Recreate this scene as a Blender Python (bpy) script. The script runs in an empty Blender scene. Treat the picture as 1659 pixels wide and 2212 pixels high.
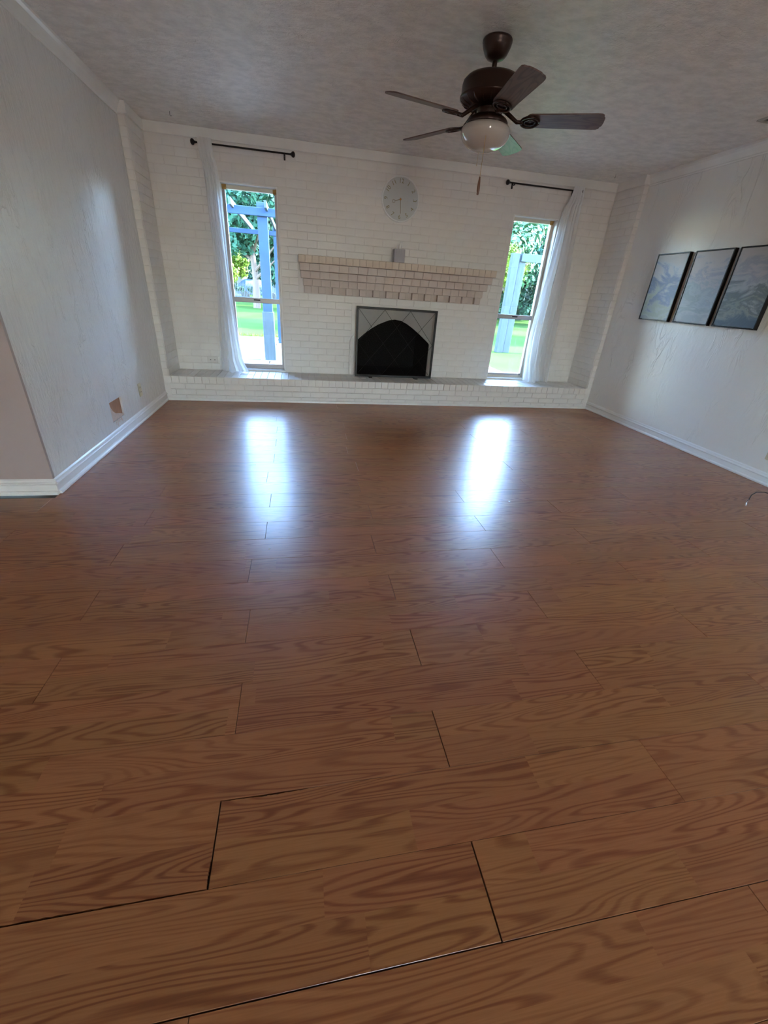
import bpy, bmesh, math, random
from mathutils import Vector, Matrix, Quaternion
random.seed(7)
S = bpy.context.scene
C = S.collection
R = math.radians
PI = math.pi

# ------------------------------------------------------------------ camera
CAMZ = 1.1845
pitch, yaw, roll = R(-27.7057), R(12.0944), R(4.1115)
fw = Vector((math.sin(yaw)*math.cos(pitch), math.cos(yaw)*math.cos(pitch), math.sin(pitch)))
rt = Vector((math.cos(yaw), -math.sin(yaw), 0)); up = rt.cross(fw)
r2 = rt*math.cos(roll) + up*math.sin(roll); u2 = -rt*math.sin(roll) + up*math.cos(roll)
cam_d = bpy.data.cameras.new('camera'); cam = bpy.data.objects.new('camera', cam_d); C.objects.link(cam)
cam.matrix_world = Matrix(((r2.x, u2.x, -fw.x, 0), (r2.y, u2.y, -fw.y, 0), (r2.z, u2.z, -fw.z, CAMZ), (0, 0, 0, 1)))
cam_d.sensor_fit = 'HORIZONTAL'; cam_d.sensor_width = 36; cam_d.lens = 901.76/1659*36
cam_d.clip_start = 0.02; cam_d.clip_end = 500
S.camera = cam

# ------------------------------------------------------------------ sky, sun, exposure
w = bpy.data.worlds.new('sky'); S.world = w; w.use_nodes = True
nt = w.node_tree; nt.nodes.clear()
sky = nt.nodes.new('ShaderNodeTexSky'); sky.sky_type = 'NISHITA'; sky.sun_disc = False
sky.sun_elevation = R(42); sky.sun_rotation = R(88); sky.air_density = 1.0; sky.dust_density = .5; sky.ozone_density = 3.0
bg = nt.nodes.new('ShaderNodeBackground'); bg.inputs[1].default_value = 2.1
wo = nt.nodes.new('ShaderNodeOutputWorld')
nt.links.new(sky.outputs[0], bg.inputs[0]); nt.links.new(bg.outputs[0], wo.inputs[0])
sun_d = bpy.data.lights.new('sun', 'SUN'); sun_d.energy = 8; sun_d.angle = R(0.6); sun_d.color = (1, .93, .80)
sun = bpy.data.objects.new('sun', sun_d); C.objects.link(sun)
sdir = Vector((-math.cos(R(42)), -0.035, -math.sin(R(42))))
sun.rotation_euler = sdir.to_track_quat('-Z', 'Y').to_euler(); sun.location = (20, 10, 20)
S.view_settings.view_transform = 'Standard'; S.view_settings.look = 'None'
S.view_settings.gamma = 1; S.view_settings.use_curve_mapping = False
S.view_settings.exposure = 2.45
# added fill lamp at the invented rear door, far behind the camera
rear_d = bpy.data.lights.new('rear_fill_lamp', 'AREA'); rear_d.shape = 'RECTANGLE'; rear_d.size = 1.0; rear_d.size_y = 1.9; rear_d.energy = 15; rear_d.color = (1, .86, .72)
rear = bpy.data.objects.new('rear_fill_lamp', rear_d); C.objects.link(rear); rear.location = (.95, -5.9, 1.05); rear.rotation_euler = (R(90), 0, 0)
S.cycles.use_denoising = True
S.cycles.max_bounces = 14; S.cycles.diffuse_bounces = 8; S.cycles.glossy_bounces = 4
S.cycles.transmission_bounces = 8; S.cycles.transparent_max_bounces = 24
S.cycles.caustics_reflective = False; S.cycles.caustics_refractive = False
S.cycles.sample_clamp_indirect = 8

# ------------------------------------------------------------------ dimensions
H = 2.44; D = 5.38; YH = 4.934; XL = -1.4445; XR = 3.6615; HH = .2543; CO = .064; YN = 2.55
CROWN = 2.357; REAR = -6.0; HALLX = -3.6
WL = (-.752, -.188); WR = (2.405, 2.967); WB = .262; WT = 2.056
GY = -.2     # outdoor ground level

# ------------------------------------------------------------------ material helpers
def new_mat(name):
    m = bpy.data.materials.new(name); m.use_nodes = True
    return m, m.node_tree.nodes, m.node_tree.links, m.node_tree.nodes['Principled BSDF']
def mat(name, col, rough=.5, metal=0, spec=None, bump=None, coat=0, vary=0, scale=(1, 1, 1), vscale=6):
    m, n, l, b = new_mat(name)
    b.inputs['Base Color'].default_value = (*col, 1); b.inputs['Roughness'].default_value = rough
    b.inputs['Metallic'].default_value = metal
    if spec is not None: b.inputs['Specular IOR Level'].default_value = spec
    if coat: b.inputs['Coat Weight'].default_value = coat; b.inputs['Coat Roughness'].default_value = .1
    if bump or vary:
        tc = n.new('ShaderNodeTexCoord'); mp = n.new('ShaderNodeMapping'); mp.inputs['Scale'].default_value = scale
        l.new(tc.outputs['Object'], mp.inputs[0])
    if bump:
        t = n.new('ShaderNodeTexNoise'); t.inputs['Scale'].default_value = bump[0]; t.inputs['Detail'].default_value = 5
        l.new(mp.outputs[0], t.inputs['Vector'])
        bp = n.new('ShaderNodeBump'); bp.inputs['Strength'].default_value = bump[1]; bp.inputs['Distance'].default_value = bump[2]
        l.new(t.outputs[0], bp.inputs['Height']); l.new(bp.outputs[0], b.inputs['Normal'])
    if vary:
        t2 = n.new('ShaderNodeTexNoise'); t2.inputs['Scale'].default_value = vscale; t2.inputs['Detail'].default_value = 4
        l.new(mp.outputs[0], t2.inputs['Vector'])
        r = n.new('ShaderNodeValToRGB'); e = r.color_ramp.elements
        e[0].position = .3; e[1].position = .7
        e[0].color = (*[c*(1-vary) for c in col], 1); e[1].color = (*[min(1, c*(1+vary*.5)) for c in col], 1)
        l.new(t2.outputs[0], r.inputs[0]); l.new(r.outputs[0], b.inputs['Base Color'])
    return m

def plaster(name, col, rough, stretch, strength, nscale, dark=0.0, rot=0.0, spec=.5, ridge=1.0, fine=.8, fs=2.2, dist=.004, gs=.35):
    """troweled plaster: stretched ridges plus fine noise, in world-aligned object space"""
    m, n, l, b = new_mat(name)
    b.inputs['Roughness'].default_value = rough; b.inputs['Specular IOR Level'].default_value = spec
    tc = n.new('ShaderNodeTexCoord'); mp = n.new('ShaderNodeMapping'); mp.inputs['Scale'].default_value = stretch
    mp.inputs['Rotation'].default_value = (rot, 0, 0)
    l.new(tc.outputs['Object'], mp.inputs[0])
    # ridges: thin contour lines of a distorted noise, masked by another noise
    a = n.new('ShaderNodeTexNoise'); a.inputs['Scale'].default_value = nscale; a.inputs['Detail'].default_value = 4; a.inputs['Distortion'].default_value = 1.2
    l.new(mp.outputs[0], a.inputs['Vector'])
    s1 = n.new('ShaderNodeMath'); s1.operation = 'SUBTRACT'; s1.inputs[1].default_value = .5; l.new(a.outputs[0], s1.inputs[0])
    s2 = n.new('ShaderNodeMath'); s2.operation = 'ABSOLUTE'; l.new(s1.outputs[0], s2.inputs[0])
    r = n.new('ShaderNodeValToRGB'); e = r.color_ramp.elements
    e[0].position = 0; e[0].color = (1, 1, 1, 1); e[1].position = .045; e[1].color = (0, 0, 0, 1)
    l.new(s2.outputs[0], r.inputs[0])
    k = n.new('ShaderNodeTexNoise'); k.inputs['Scale'].default_value = nscale*.55; k.inputs['Detail'].default_value = 2
    l.new(mp.outputs[0], k.inputs['Vector'])
    kr = n.new('ShaderNodeValToRGB'); kr.color_ramp.elements[0].position = .47; kr.color_ramp.elements[1].position = .6
    l.new(k.outputs[0], kr.inputs[0])
    mu = n.new('ShaderNodeMath'); mu.operation = 'MULTIPLY'; l.new(r.outputs[0], mu.inputs[0]); l.new(kr.outputs[0], mu.inputs[1])
    f = n.new('ShaderNodeTexNoise'); f.inputs['Scale'].default_value = nscale*fs; f.inputs['Detail'].default_value = 8; f.inputs['Roughness'].default_value = .6
    l.new(mp.outputs[0], f.inputs['Vector'])
    ad = n.new('ShaderNodeMath'); ad.operation = 'MULTIPLY_ADD'; ad.inputs[1].default_value = fine
    l.new(f.outputs[0], ad.inputs[0]); rg_ = n.new('ShaderNodeMath'); rg_.operation = 'MULTIPLY'; rg_.inputs[1].default_value = ridge; l.new(mu.outputs[0], rg_.inputs[0]); l.new(rg_.outputs[0], ad.inputs[2])
    bp = n.new('ShaderNodeBump'); bp.inputs['Strength'].default_value = strength; bp.inputs['Distance'].default_value = dist
    l.new(ad.outputs[0], bp.inputs['Height']); l.new(bp.outputs[0], b.inputs['Normal'])
    g = n.new('ShaderNodeTexNoise'); g.inputs['Scale'].default_value = nscale*gs; g.inputs['Detail'].default_value = 7; g.inputs['Roughness'].default_value = .65
    l.new(mp.outputs[0], g.inputs['Vector'])
    gr = n.new('ShaderNodeValToRGB'); gr.color_ramp.elements[0].position = .36; gr.color_ramp.elements[1].position = .6
    gr.color_ramp.elements[0].color = (*[c*(1-dark) for c in col], 1); gr.color_ramp.elements[1].color = (*col, 1)
    l.new(g.outputs[0], gr.inputs[0]); l.new(gr.outputs[0], b.inputs['Base Color'])
    return m

M = {}
M['wall'] = plaster('painted_plaster_wall', (.80, .79, .775), .26, (1, 1.4, .42), 1.0, 13, .01, R(14), ridge=.45, fine=1.3, dist=.006)
M['wall_r'] = plaster('matte_plaster_wall', (.80, .79, .765), .42, (1, 1.2, .45), .8, 5, .02, R(-16), dist=.006)
M['ceiling'] = plaster('brushed_plaster_ceiling', (.90, .87, .84), .28, (1, 1.4, 1), 1.0, 9, .17, ridge=.25, fine=1.5, fs=2.4, dist=.009, gs=1.1)
M['flat'] = mat('flat_taupe_wall', (.42, .345, .325), .6, bump=(60, .1, .002))  # even taupe, darker than the other walls
M['trim'] = mat('white_trim_paint', (.80, .79, .76), .35, bump=(30, .1, .002), vary=.05)
M['base'] = mat('white_gloss_baseboard', (.84, .85, .85), .25, bump=(20, .08, .002))
M['brick'] = mat('white_painted_brick', (.77, .745, .715), .42, bump=(26, .45, .004), vary=.06, vscale=5)
M['brick_cap'] = mat('tan_painted_brick', (.63, .53, .44), .5, bump=(30, .4, .004), vary=.10, vscale=4)
M['brick_pink'] = mat('rosy_painted_brick', (.58, .495, .45), .5, bump=(30, .4, .004), vary=.12, vscale=3)
M['mortar'] = mat('painted_mortar', (.73, .70, .67), .5, bump=(60, .4, .003))
M['soot'] = mat('sooty_firebrick', (.012, .011, .011), .9, bump=(20, .5, .01))
M['black'] = mat('black_metal', (.012, .011, .011), .45, metal=.3)
M['rod'] = mat('dark_rod_metal', (.016, .014, .016), .35, metal=.6)
M['alu'] = mat('painted_aluminium', (.42, .40, .39), .35, metal=.25)
M['cream'] = mat('cream_window_frame', (.72, .66, .55), .4)
M['jamb'] = mat('white_window_jamb', (.82, .81, .78), .45, bump=(40, .2, .002))
M['tape'] = mat('yellow_foam_plug', (.50, .30, .08), .8, bump=(80, .5, .003), vary=.3, vscale=40)
M['bronze'] = mat('oiled_bronze', (.045, .022, .016), .30, metal=.55, vary=.15, vscale=12)
M['globe'] = mat('milk_glass', (.50, .45, .41), .07, coat=.6)
M['brass'] = mat('aged_brass', (.55, .38, .16), .3, metal=.9)
M['copper'] = mat('copper_wood_fob', (.16, .07, .04), .35)
M['clock_rim'] = mat('white_clock_rim', (.82, .83, .82), .3)
M['clock_face'] = mat('pale_clock_face', (.58, .60, .59), .35, coat=.5)
M['gold'] = mat('dull_gold_numeral', (.27, .24, .12), .35, metal=.2)
M['hand'] = mat('grey_bronze_hand', (.28, .24, .17), .4, metal=.3)
M['gold_cap'] = mat('orange_gold_cap', (.60, .28, .09), .35, metal=.4)
M['box'] = mat('lilac_grey_card', (.40, .375, .40), .6, vary=.12, scale=(60, 60, 2), vscale=3)
M['tissue'] = mat('white_tissue', (.88, .87, .86), .8)
M['plate'] = mat('ivory_plate', (.60, .55, .40), .35)
M['plate_w'] = mat('painted_over_plate', (.66, .63, .60), .45)
M['plate_brown'] = mat('brown_receptacle', (.12, .085, .05), .4)
M['slot'] = mat('dark_slot', (.03, .03, .03), .6)
M['board'] = mat('bare_brown_board', (.42, .20, .10), .75, bump=(50, .3, .002), vary=.2, vscale=14)
M['paper'] = mat('torn_drywall_paper', (.66, .52, .44), .8, bump=(90, .6, .004), vary=.15, vscale=60)
M['cord'] = mat('dark_cable', (.03, .018, .014), .45)
M['chrome'] = mat('bright_connector', (.85, .85, .87), .15, metal=1)
M['subfloor'] = mat('dark_underlay', (.035, .02, .012), .9)
M['vent'] = mat('grey_vent_metal', (.45, .44, .40), .5)
M['vent_dark'] = mat('dark_vent_gap', (.06, .055, .045), .8)

# canvases: abstract painted clouds in cool greys
def canvas_mat(seed):
    m, n, l, b = new_mat('abstract_cloud_painting'); b.inputs['Roughness'].default_value = .5
    tc = n.new('ShaderNodeTexCoord'); mp = n.new('ShaderNodeMapping'); mp.inputs['Location'].default_value = (0, seed*3.7, seed*1.3)
    mp.inputs['Scale'].default_value = (1, 1, 1.9); mp.inputs['Rotation'].default_value = (R(18), 0, 0)
    l.new(tc.outputs['Object'], mp.inputs[0])
    sep = n.new('ShaderNodeSeparateXYZ'); l.new(tc.outputs['Object'], sep.inputs[0])
    t = n.new('ShaderNodeTexNoise'); t.inputs['Scale'].default_value = 3.4; t.inputs['Detail'].default_value = 7; t.inputs['Distortion'].default_value = .8; t.inputs['Roughness'].default_value = .62
    l.new(mp.outputs[0], t.inputs['Vector'])
    z = n.new('ShaderNodeMapRange'); z.inputs['From Min'].default_value = -.3; z.inputs['From Max'].default_value = .3
    l.new(sep.outputs['Z'], z.inputs['Value'])
    mm = n.new('ShaderNodeMath'); mm.operation = 'MULTIPLY_ADD'; mm.inputs[1].default_value = 1.6; mm.inputs[2].default_value = -.80
    l.new(t.outputs[0], mm.inputs[0])
    ad = n.new('ShaderNodeMath'); ad.operation = 'ADD'; l.new(mm.outputs[0], ad.inputs[0]); l.new(z.outputs[0], ad.inputs[1])
    r = n.new('ShaderNodeValToRGB'); cr = r.color_ramp; cr.interpolation = 'B_SPLINE'
    stops = {0: [(0, (.20, .25, .27)), (.12, (.42, .46, .46)), (.22, (.24, .28, .20)), (.34, (.36, .40, .42)), (.45, (.10, .14, .24)), (.55, (.17, .22, .36)), (.66, (.45, .46, .49)), (.8, (.42, .40, .40)), (1, (.46, .43, .42))],
             1: [(0, (.30, .34, .38)), (.15, (.46, .49, .50)), (.27, (.22, .28, .30)), (.38, (.44, .48, .50)), (.5, (.24, .30, .36)), (.6, (.50, .47, .47)), (.7, (.24, .27, .37)), (.8, (.48, .44, .44)), (1, (.46, .43, .42))],
             2: [(0, (.10, .14, .19)), (.14, (.13, .18, .22)), (.26, (.34, .38, .34)), (.36, (.10, .13, .14)), (.46, (.28, .32, .34)), (.56, (.46, .46, .48)), (.68, (.24, .27, .34)), (.8, (.44, .42, .43)), (1, (.44, .41, .41))]}[seed]
    cr.elements[0].position = 0; cr.elements[0].color = (*stops[0][1], 1); cr.elements[1].position = 1; cr.elements[1].color = (*stops[-1][1], 1)
    for p, c in stops[1:-1]:
        e = cr.elements.new(p); e.color = (*c, 1)
    l.new(ad.outputs[0], r.inputs[0]); l.new(r.outputs[0], b.inputs['Base Color'])
    bp = n.new('ShaderNodeBump'); bp.inputs['Strength'].default_value = .25; bp.inputs['Distance'].default_value = .003
    l.new(t.outputs[0], bp.inputs['Height']); l.new(bp.outputs[0], b.inputs['Normal'])
    return m

# oak laminate: two printed strips per plank, each strip broken into staves of its own tone and cathedral grain
def oak():
    m, n, l, b = new_mat('oak_laminate')
    def N(t, **k):
        x = n.new(t)
        for a, v in k.items(): setattr(x, a, v)
        return x
    def math_(op, a, bb=None, cc=None):
        x = N('ShaderNodeMath', operation=op)
        for i, v in enumerate((a, bb, cc)):
            if v is None: continue
            if isinstance(v, (int, float)): x.inputs[i].default_value = v
            else: l.new(v, x.inputs[i])
        return x.outputs[0]
    tc = N('ShaderNodeTexCoord'); oi = N('ShaderNodeObjectInfo'); sp = N('ShaderNodeSeparateXYZ')
    l.new(tc.outputs['Object'], sp.inputs[0]); X, Y = sp.outputs[0], sp.outputs[1]
    rnd = oi.outputs['Random']
    side = math_('GREATER_THAN', Y, 0.0)
    wn = N('ShaderNodeTexWhiteNoise', noise_dimensions='2D'); cb = N('ShaderNodeCombineXYZ'); l.new(rnd, cb.inputs[0]); l.new(side, cb.inputs[1]); l.new(cb.outputs[0], wn.inputs['Vector'])
    seg = math_('FLOOR', math_('ADD', math_('MULTIPLY', X, 1.05), wn.outputs['Value']))
    cb2 = N('ShaderNodeCombineXYZ'); l.new(rnd, cb2.inputs[0]); l.new(side, cb2.inputs[1]); l.new(seg, cb2.inputs[2])
    wn2 = N('ShaderNodeTexWhiteNoise', noise_dimensions='3D'); l.new(cb2.outputs[0], wn2.inputs['Vector'])
    sc = N('ShaderNodeSeparateXYZ'); l.new(wn2.outputs['Color'], sc.inputs[0])
    # grain field
    gx = math_('MULTIPLY_ADD', X, 1.25, math_('MULTIPLY', sc.outputs[0], 90.0))
    gy = math_('MULTIPLY_ADD', Y, 13.5, math_('MULTIPLY', sc.outputs[1], 70.0))
    gv = N('ShaderNodeCombineXYZ'); l.new(gx, gv.inputs[0]); l.new(gy, gv.inputs[1])
    t = N('ShaderNodeTexNoise'); t.inputs['Scale'].default_value = 1.0; t.inputs['Detail'].default_value = 1.6; t.inputs['Roughness'].default_value = .35; t.inputs['Distortion'].default_value = .25
    l.new(gv.outputs[0], t.inputs['Vector'])
    j = N('ShaderNodeTexNoise'); j.inputs['Scale'].default_value = 1.0; j.inputs['Detail'].default_value = 2
    jx = N('ShaderNodeCombineXYZ'); l.new(math_('MULTIPLY', gx, 9), jx.inputs[0]); l.new(math_('MULTIPLY', gy, 5), jx.inputs[1]); l.new(jx.outputs[0], j.inputs['Vector'])
    ph = math_('MULTIPLY_ADD', j.outputs[0], .9, math_('MULTIPLY', t.outputs[0], 105.0))
    s = math_('SINE', ph)
    rings = N('ShaderNodeMapRange'); rings.inputs['From Min'].default_value = -.1; rings.inputs['From Max'].default_value = 1.0; l.new(s, rings.inputs['Value'])
    # fine pores
    pv = N('ShaderNodeCombineXYZ'); l.new(math_('MULTIPLY', X, 9.0), pv.inputs[0]); l.new(math_('MULTIPLY_ADD', Y, 330.0, math_('MULTIPLY', rnd, 50.0)), pv.inputs[1])
    p = N('ShaderNodeTexNoise'); p.inputs['Scale'].default_value = 1.0; p.inputs['Detail'].default_value = 3; l.new(pv.outputs[0], p.inputs['Vector'])
    # mask to leave quiet straight areas
    k = N('ShaderNodeTexNoise'); k.inputs['Scale'].default_value = .5; k.inputs['Detail'].default_value = 2; l.new(gv.outputs[0], k.inputs['Vector'])
    kr = N('ShaderNodeMapRange'); kr.inputs['From Min'].default_value = .35; kr.inputs['From Max'].default_value = .6; kr.inputs['To Min'].default_value = .3
    l.new(k.outputs[0], kr.inputs['Value'])
    g = math_('MULTIPLY', rings.outputs[0], kr.outputs[0])
    g2 = math_('ADD', math_('MULTIPLY', g, .8), math_('MULTIPLY_ADD', p.outputs[0], .9, -.30))
    ramp = N('ShaderNodeValToRGB'); e = ramp.color_ramp.elements
    e[0].position = .02; e[0].color = (.42, .165, .060, 1); e[1].position = 1; e[1].color = (.23, .068, .021, 1)
    e2 = ramp.color_ramp.elements.new(.5); e2.color = (.33, .117, .040, 1)
    l.new(g2, ramp.inputs[0])
    tone = N('ShaderNodeMapRange'); tone.inputs['To Min'].default_value = .92; tone.inputs['To Max'].default_value = 1.05; l.new(sc.outputs[2], tone.inputs['Value'])
    hsv = N('ShaderNodeHueSaturation'); l.new(tone.outputs[0], hsv.inputs['Value']); l.new(ramp.outputs[0], hsv.inputs['Color'])
    hr = N('ShaderNodeMapRange'); hr.inputs['To Min'].default_value = .496; hr.inputs['To Max'].default_value = .506; l.new(sc.outputs[0], hr.inputs['Value']); l.new(hr.outputs[0], hsv.inputs['Hue'])
    l.new(hsv.outputs[0], b.inputs['Base Color'])
    b.inputs['Roughness'].default_value = .36; b.inputs['Specular IOR Level'].default_value = .4
    b.inputs['Coat Weight'].default_value = .30; b.inputs['Coat Roughness'].default_value = .22; b.inputs['Coat IOR'].default_value = 1.55
    wv = N('ShaderNodeTexNoise'); wv.inputs['Scale'].default_value = 3.0; l.new(tc.outputs['Object'], wv.inputs['Vector'])
    hh = math_('ADD', math_('MULTIPLY', p.outputs[0], .03), wv.outputs[0])
    bp = N('ShaderNodeBump'); bp.inputs['Strength'].default_value = .10; bp.inputs['Distance'].default_value = .006; l.new(hh, bp.inputs['Height'])
    l.new(bp.outputs[0], b.inputs['Normal']); l.new(bp.outputs[0], b.inputs['Coat Normal'])
    return m
M['oak'] = oak()

def blade_wood():
    m, n, l, b = new_mat('dark_walnut_blade')
    tc = n.new('ShaderNodeTexCoord'); mp = n.new('ShaderNodeMapping'); mp.inputs['Scale'].default_value = (2.2, 16, 1); l.new(tc.outputs['Object'], mp.inputs[0])
    t = n.new('ShaderNodeTexNoise'); t.inputs['Scale'].default_value = 1; t.inputs['Detail'].default_value = 1; l.new(mp.outputs[0], t.inputs['Vector'])
    mu = n.new('ShaderNodeMath'); mu.operation = 'MULTIPLY'; mu.inputs[1].default_value = 50; l.new(t.outputs[0], mu.inputs[0])
    s = n.new('ShaderNodeMath'); s.operation = 'SINE'; l.new(mu.outputs[0], s.inputs[0])
    r = n.new('ShaderNodeValToRGB'); r.color_ramp.elements[0].color = (.135, .085, .070, 1); r.color_ramp.elements[1].color = (.085, .050, .042, 1)
    l.new(s.outputs[0], r.inputs[0]); l.new(r.outputs[0], b.inputs['Base Color']); b.inputs['Roughness'].default_value = .38
    return m
M['blade'] = blade_wood()

def glass():
    m, n, l, b = new_mat('window_glass'); n.remove(b)
    o = n['Material Output']; tr = n.new('ShaderNodeBsdfTransparent'); tr.inputs[0].default_value = (.96, .985, .98, 1)
    g = n.new('ShaderNodeBsdfGlossy'); g.inputs['Roughness'].default_value = .02
    fr = n.new('ShaderNodeFresnel'); fr.inputs[0].default_value = 1.45; mx = n.new('ShaderNodeMixShader')
    l.new(fr.outputs[0], mx.inputs[0]); l.new(tr.outputs[0], mx.inputs[1]); l.new(g.outputs[0], mx.inputs[2]); l.new(mx.outputs[0], o.inputs[0])
    return m
M['glass'] = glass()
def sheer(name, col, opac, trl):
    m, n, l, b = new_mat(name); n.remove(b); o = n['Material Output']
    tr = n.new('ShaderNodeBsdfTransparent'); d = n.new('ShaderNodeBsdfDiffuse'); d.inputs[0].default_value = (*col, 1)
    t = n.new('ShaderNodeBsdfTranslucent'); t.inputs[0].default_value = (*col, 1)
    a = n.new('ShaderNodeMixShader'); a.inputs[0].default_value = trl; l.new(d.outputs[0], a.inputs[1]); l.new(t.outputs[0], a.inputs[2])
    c = n.new('ShaderNodeMixShader'); c.inputs[0].default_value = opac; l.new(tr.outputs[0], c.inputs[1]); l.new(a.outputs[0], c.inputs[2]); l.new(c.outputs[0], o.inputs[0])
    return m
M['curtain'] = sheer('white_sheer_cloth', (.92, .925, .93), .95, .55)
M['mesh'] = sheer('fine_black_wire_mesh', (.012, .011, .011), .38, 0)
# outdoors
M['lawn'] = mat('mown_lawn', (.036, .072, .020), .9, spec=0, vary=.3, vscale=.35)
M['paving'] = mat('pale_concrete', (.11, .105, .095), .85, spec=0, vary=.08, vscale=2)
M['post'] = mat('post_blue_shade', (.013, .031, .065), .6, spec=.15, vary=.12, vscale=5)  # blue of the skylit shade is put into this post colour
M['post_pale'] = mat('weathered_pale_post', (.034, .048, .056), .7, spec=.15, vary=.2, scale=(6, 6, 1), vscale=4)
M['leaf'] = mat('deep_green_leaves', (.020, .068, .045), .5)
M['leaf_l'] = mat('yellow_green_leaves', (.075, .12, .012), .5)
M['leaf_s'] = mat('silvery_green_leaves', (.045, .11, .055), .45)
M['bark'] = mat('pale_bark', (.06, .042, .034), .8, bump=(20, .5, .02))
M['iron'] = mat('dark_fence_iron', (.03, .045, .06), .5)
M['car'] = mat('blue_car_paint', (.02, .05, .10), .25, coat=.5)
M['carglass'] = mat('car_glass', (.15, .25, .32), .1)
M['tyre'] = mat('tyre', (.02, .02, .02), .8)
M['siding'] = mat('pale_siding', (.10, .10, .095), .7)
M['roofing'] = mat('grey_shingle_roof', (.20, .19, .19), .9)
for k in ('leaf', 'leaf_l', 'leaf_s'):
    M[k].node_tree.nodes['Principled BSDF'].inputs['Specular IOR Level'].default_value = .12

# ------------------------------------------------------------------ object helpers
def link(name, me, m=None, parent=None, loc=(0, 0, 0), rot=(0, 0, 0)):
    o = bpy.data.objects.new(name, me); C.objects.link(o)
    if m is not None and me is not None and not me.materials: me.materials.append(m)
    o.location = loc; o.rotation_euler = rot
    if parent: o.parent = parent
    return o
def fin(bm, name, m=None, parent=None, loc=(0, 0, 0), rot=(0, 0, 0), smooth=False):
    me = bpy.data.meshes.new(name); bmesh.ops.recalc_face_normals(bm, faces=bm.faces); bm.to_mesh(me); bm.free()
    if smooth:
        for p in me.polygons: p.use_smooth = True
    return link(name, me, m, parent, loc, rot)
def box(bm, x0, x1, y0, y1, z0, z1, bev=0):
    r = bmesh.ops.create_cube(bm, size=1)
    for v in r['verts']:
        v.co = Vector(((x0+x1)/2+v.co.x*(x1-x0), (y0+y1)/2+v.co.y*(y1-y0), (z0+z1)/2+v.co.z*(z1-z0)))
    if bev:
        es = list({e for v in r['verts'] for e in v.link_edges})
        bmesh.ops.bevel(bm, geom=es, offset=bev, segments=1, affect='EDGES')
def bx(name, d, m, parent=None, bev=0, **k):
    bm = bmesh.new(); box(bm, *d, bev=bev); return fin(bm, name, m, parent, **k)
def lathe(bm, prof, seg=32, c=(0, 0, 0)):
    rings = []
    for r, z in prof:
        if r < 1e-5: rings.append([bm.verts.new((c[0], c[1], c[2]+z))])
        else: rings.append([bm.verts.new((c[0]+r*math.cos(2*PI*i/seg), c[1]+r*math.sin(2*PI*i/seg), c[2]+z)) for i in range(seg)])
    for a, b in zip(rings, rings[1:]):
        for i in range(seg):
            j = (i+1) % seg
            if len(a) == 1 and len(b) == 1: continue
            if len(a) == 1: bm.faces.new((a[0], b[i], b[j]))
            elif len(b) == 1: bm.faces.new((a[i], b[0], a[j]))
            else: bm.faces.new((a[i], b[i], b[j], a[j]))
def tube(bm, pts, rad, seg=8):
    pts = [Vector(p) for p in pts]; n = len(pts)
    rs = rad if isinstance(rad, (list, tuple)) else [rad]*n
    rings = []; ref = Vector((0, 0, 1))
    for i, p in enumerate(pts):
        t = (pts[min(i+1, n-1)]-pts[max(i-1, 0)]).normalized()
        a = t.cross(ref)
        if a.length < .1: a = t.cross(Vector((1, 0, 0)))
        a.normalize(); b = t.cross(a)
        rings.append([bm.verts.new(p+(a*math.cos(2*PI*k/seg)+b*math.sin(2*PI*k/seg))*rs[i]) for k in range(seg)])
    for a, b in zip(rings, rings[1:]):
        for k in range(seg): bm.faces.new((a[k], a[(k+1) % seg], b[(k+1) % seg], b[k]))
    bm.faces.new(rings[0]); bm.faces.new(rings[-1])
def prism(bm, pts, axis, a0, a1):
    """extrude a polygon (2-D points) along an axis between a0 and a1"""
    def P(p, a):
        return {'x': (a, p[0], p[1]), 'y': (p[0], a, p[1]), 'z': (p[0], p[1], a)}[axis]
    A = [bm.verts.new(P(p, a0)) for p in pts]; B = [bm.verts.new(P(p, a1)) for p in pts]
    bm.faces.new(A); bm.faces.new(B[::-1]); n = len(pts)
    for i in range(n): bm.faces.new((A[i], A[(i+1) % n], B[(i+1) % n], B[i]))
def struct(o): o['kind'] = 'structure'; return o
def tag(o, label, cat, group=None):
    o['label'] = label; o['category'] = cat
    if group: o['group'] = group
    return o
def empty(name, loc=(0, 0, 0), rot=(0, 0, 0)):
    o = bpy.data.objects.new(name, None); C.objects.link(o); o.location = loc; o.rotation_euler = rot; o.empty_display_size = .1
    return o
def child(o, parent):      # keep world placement: parent sits at its own location with no scale
    o.parent = parent; o.matrix_parent_inverse = Matrix.Translation(-Vector(parent.location)); return o

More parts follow.
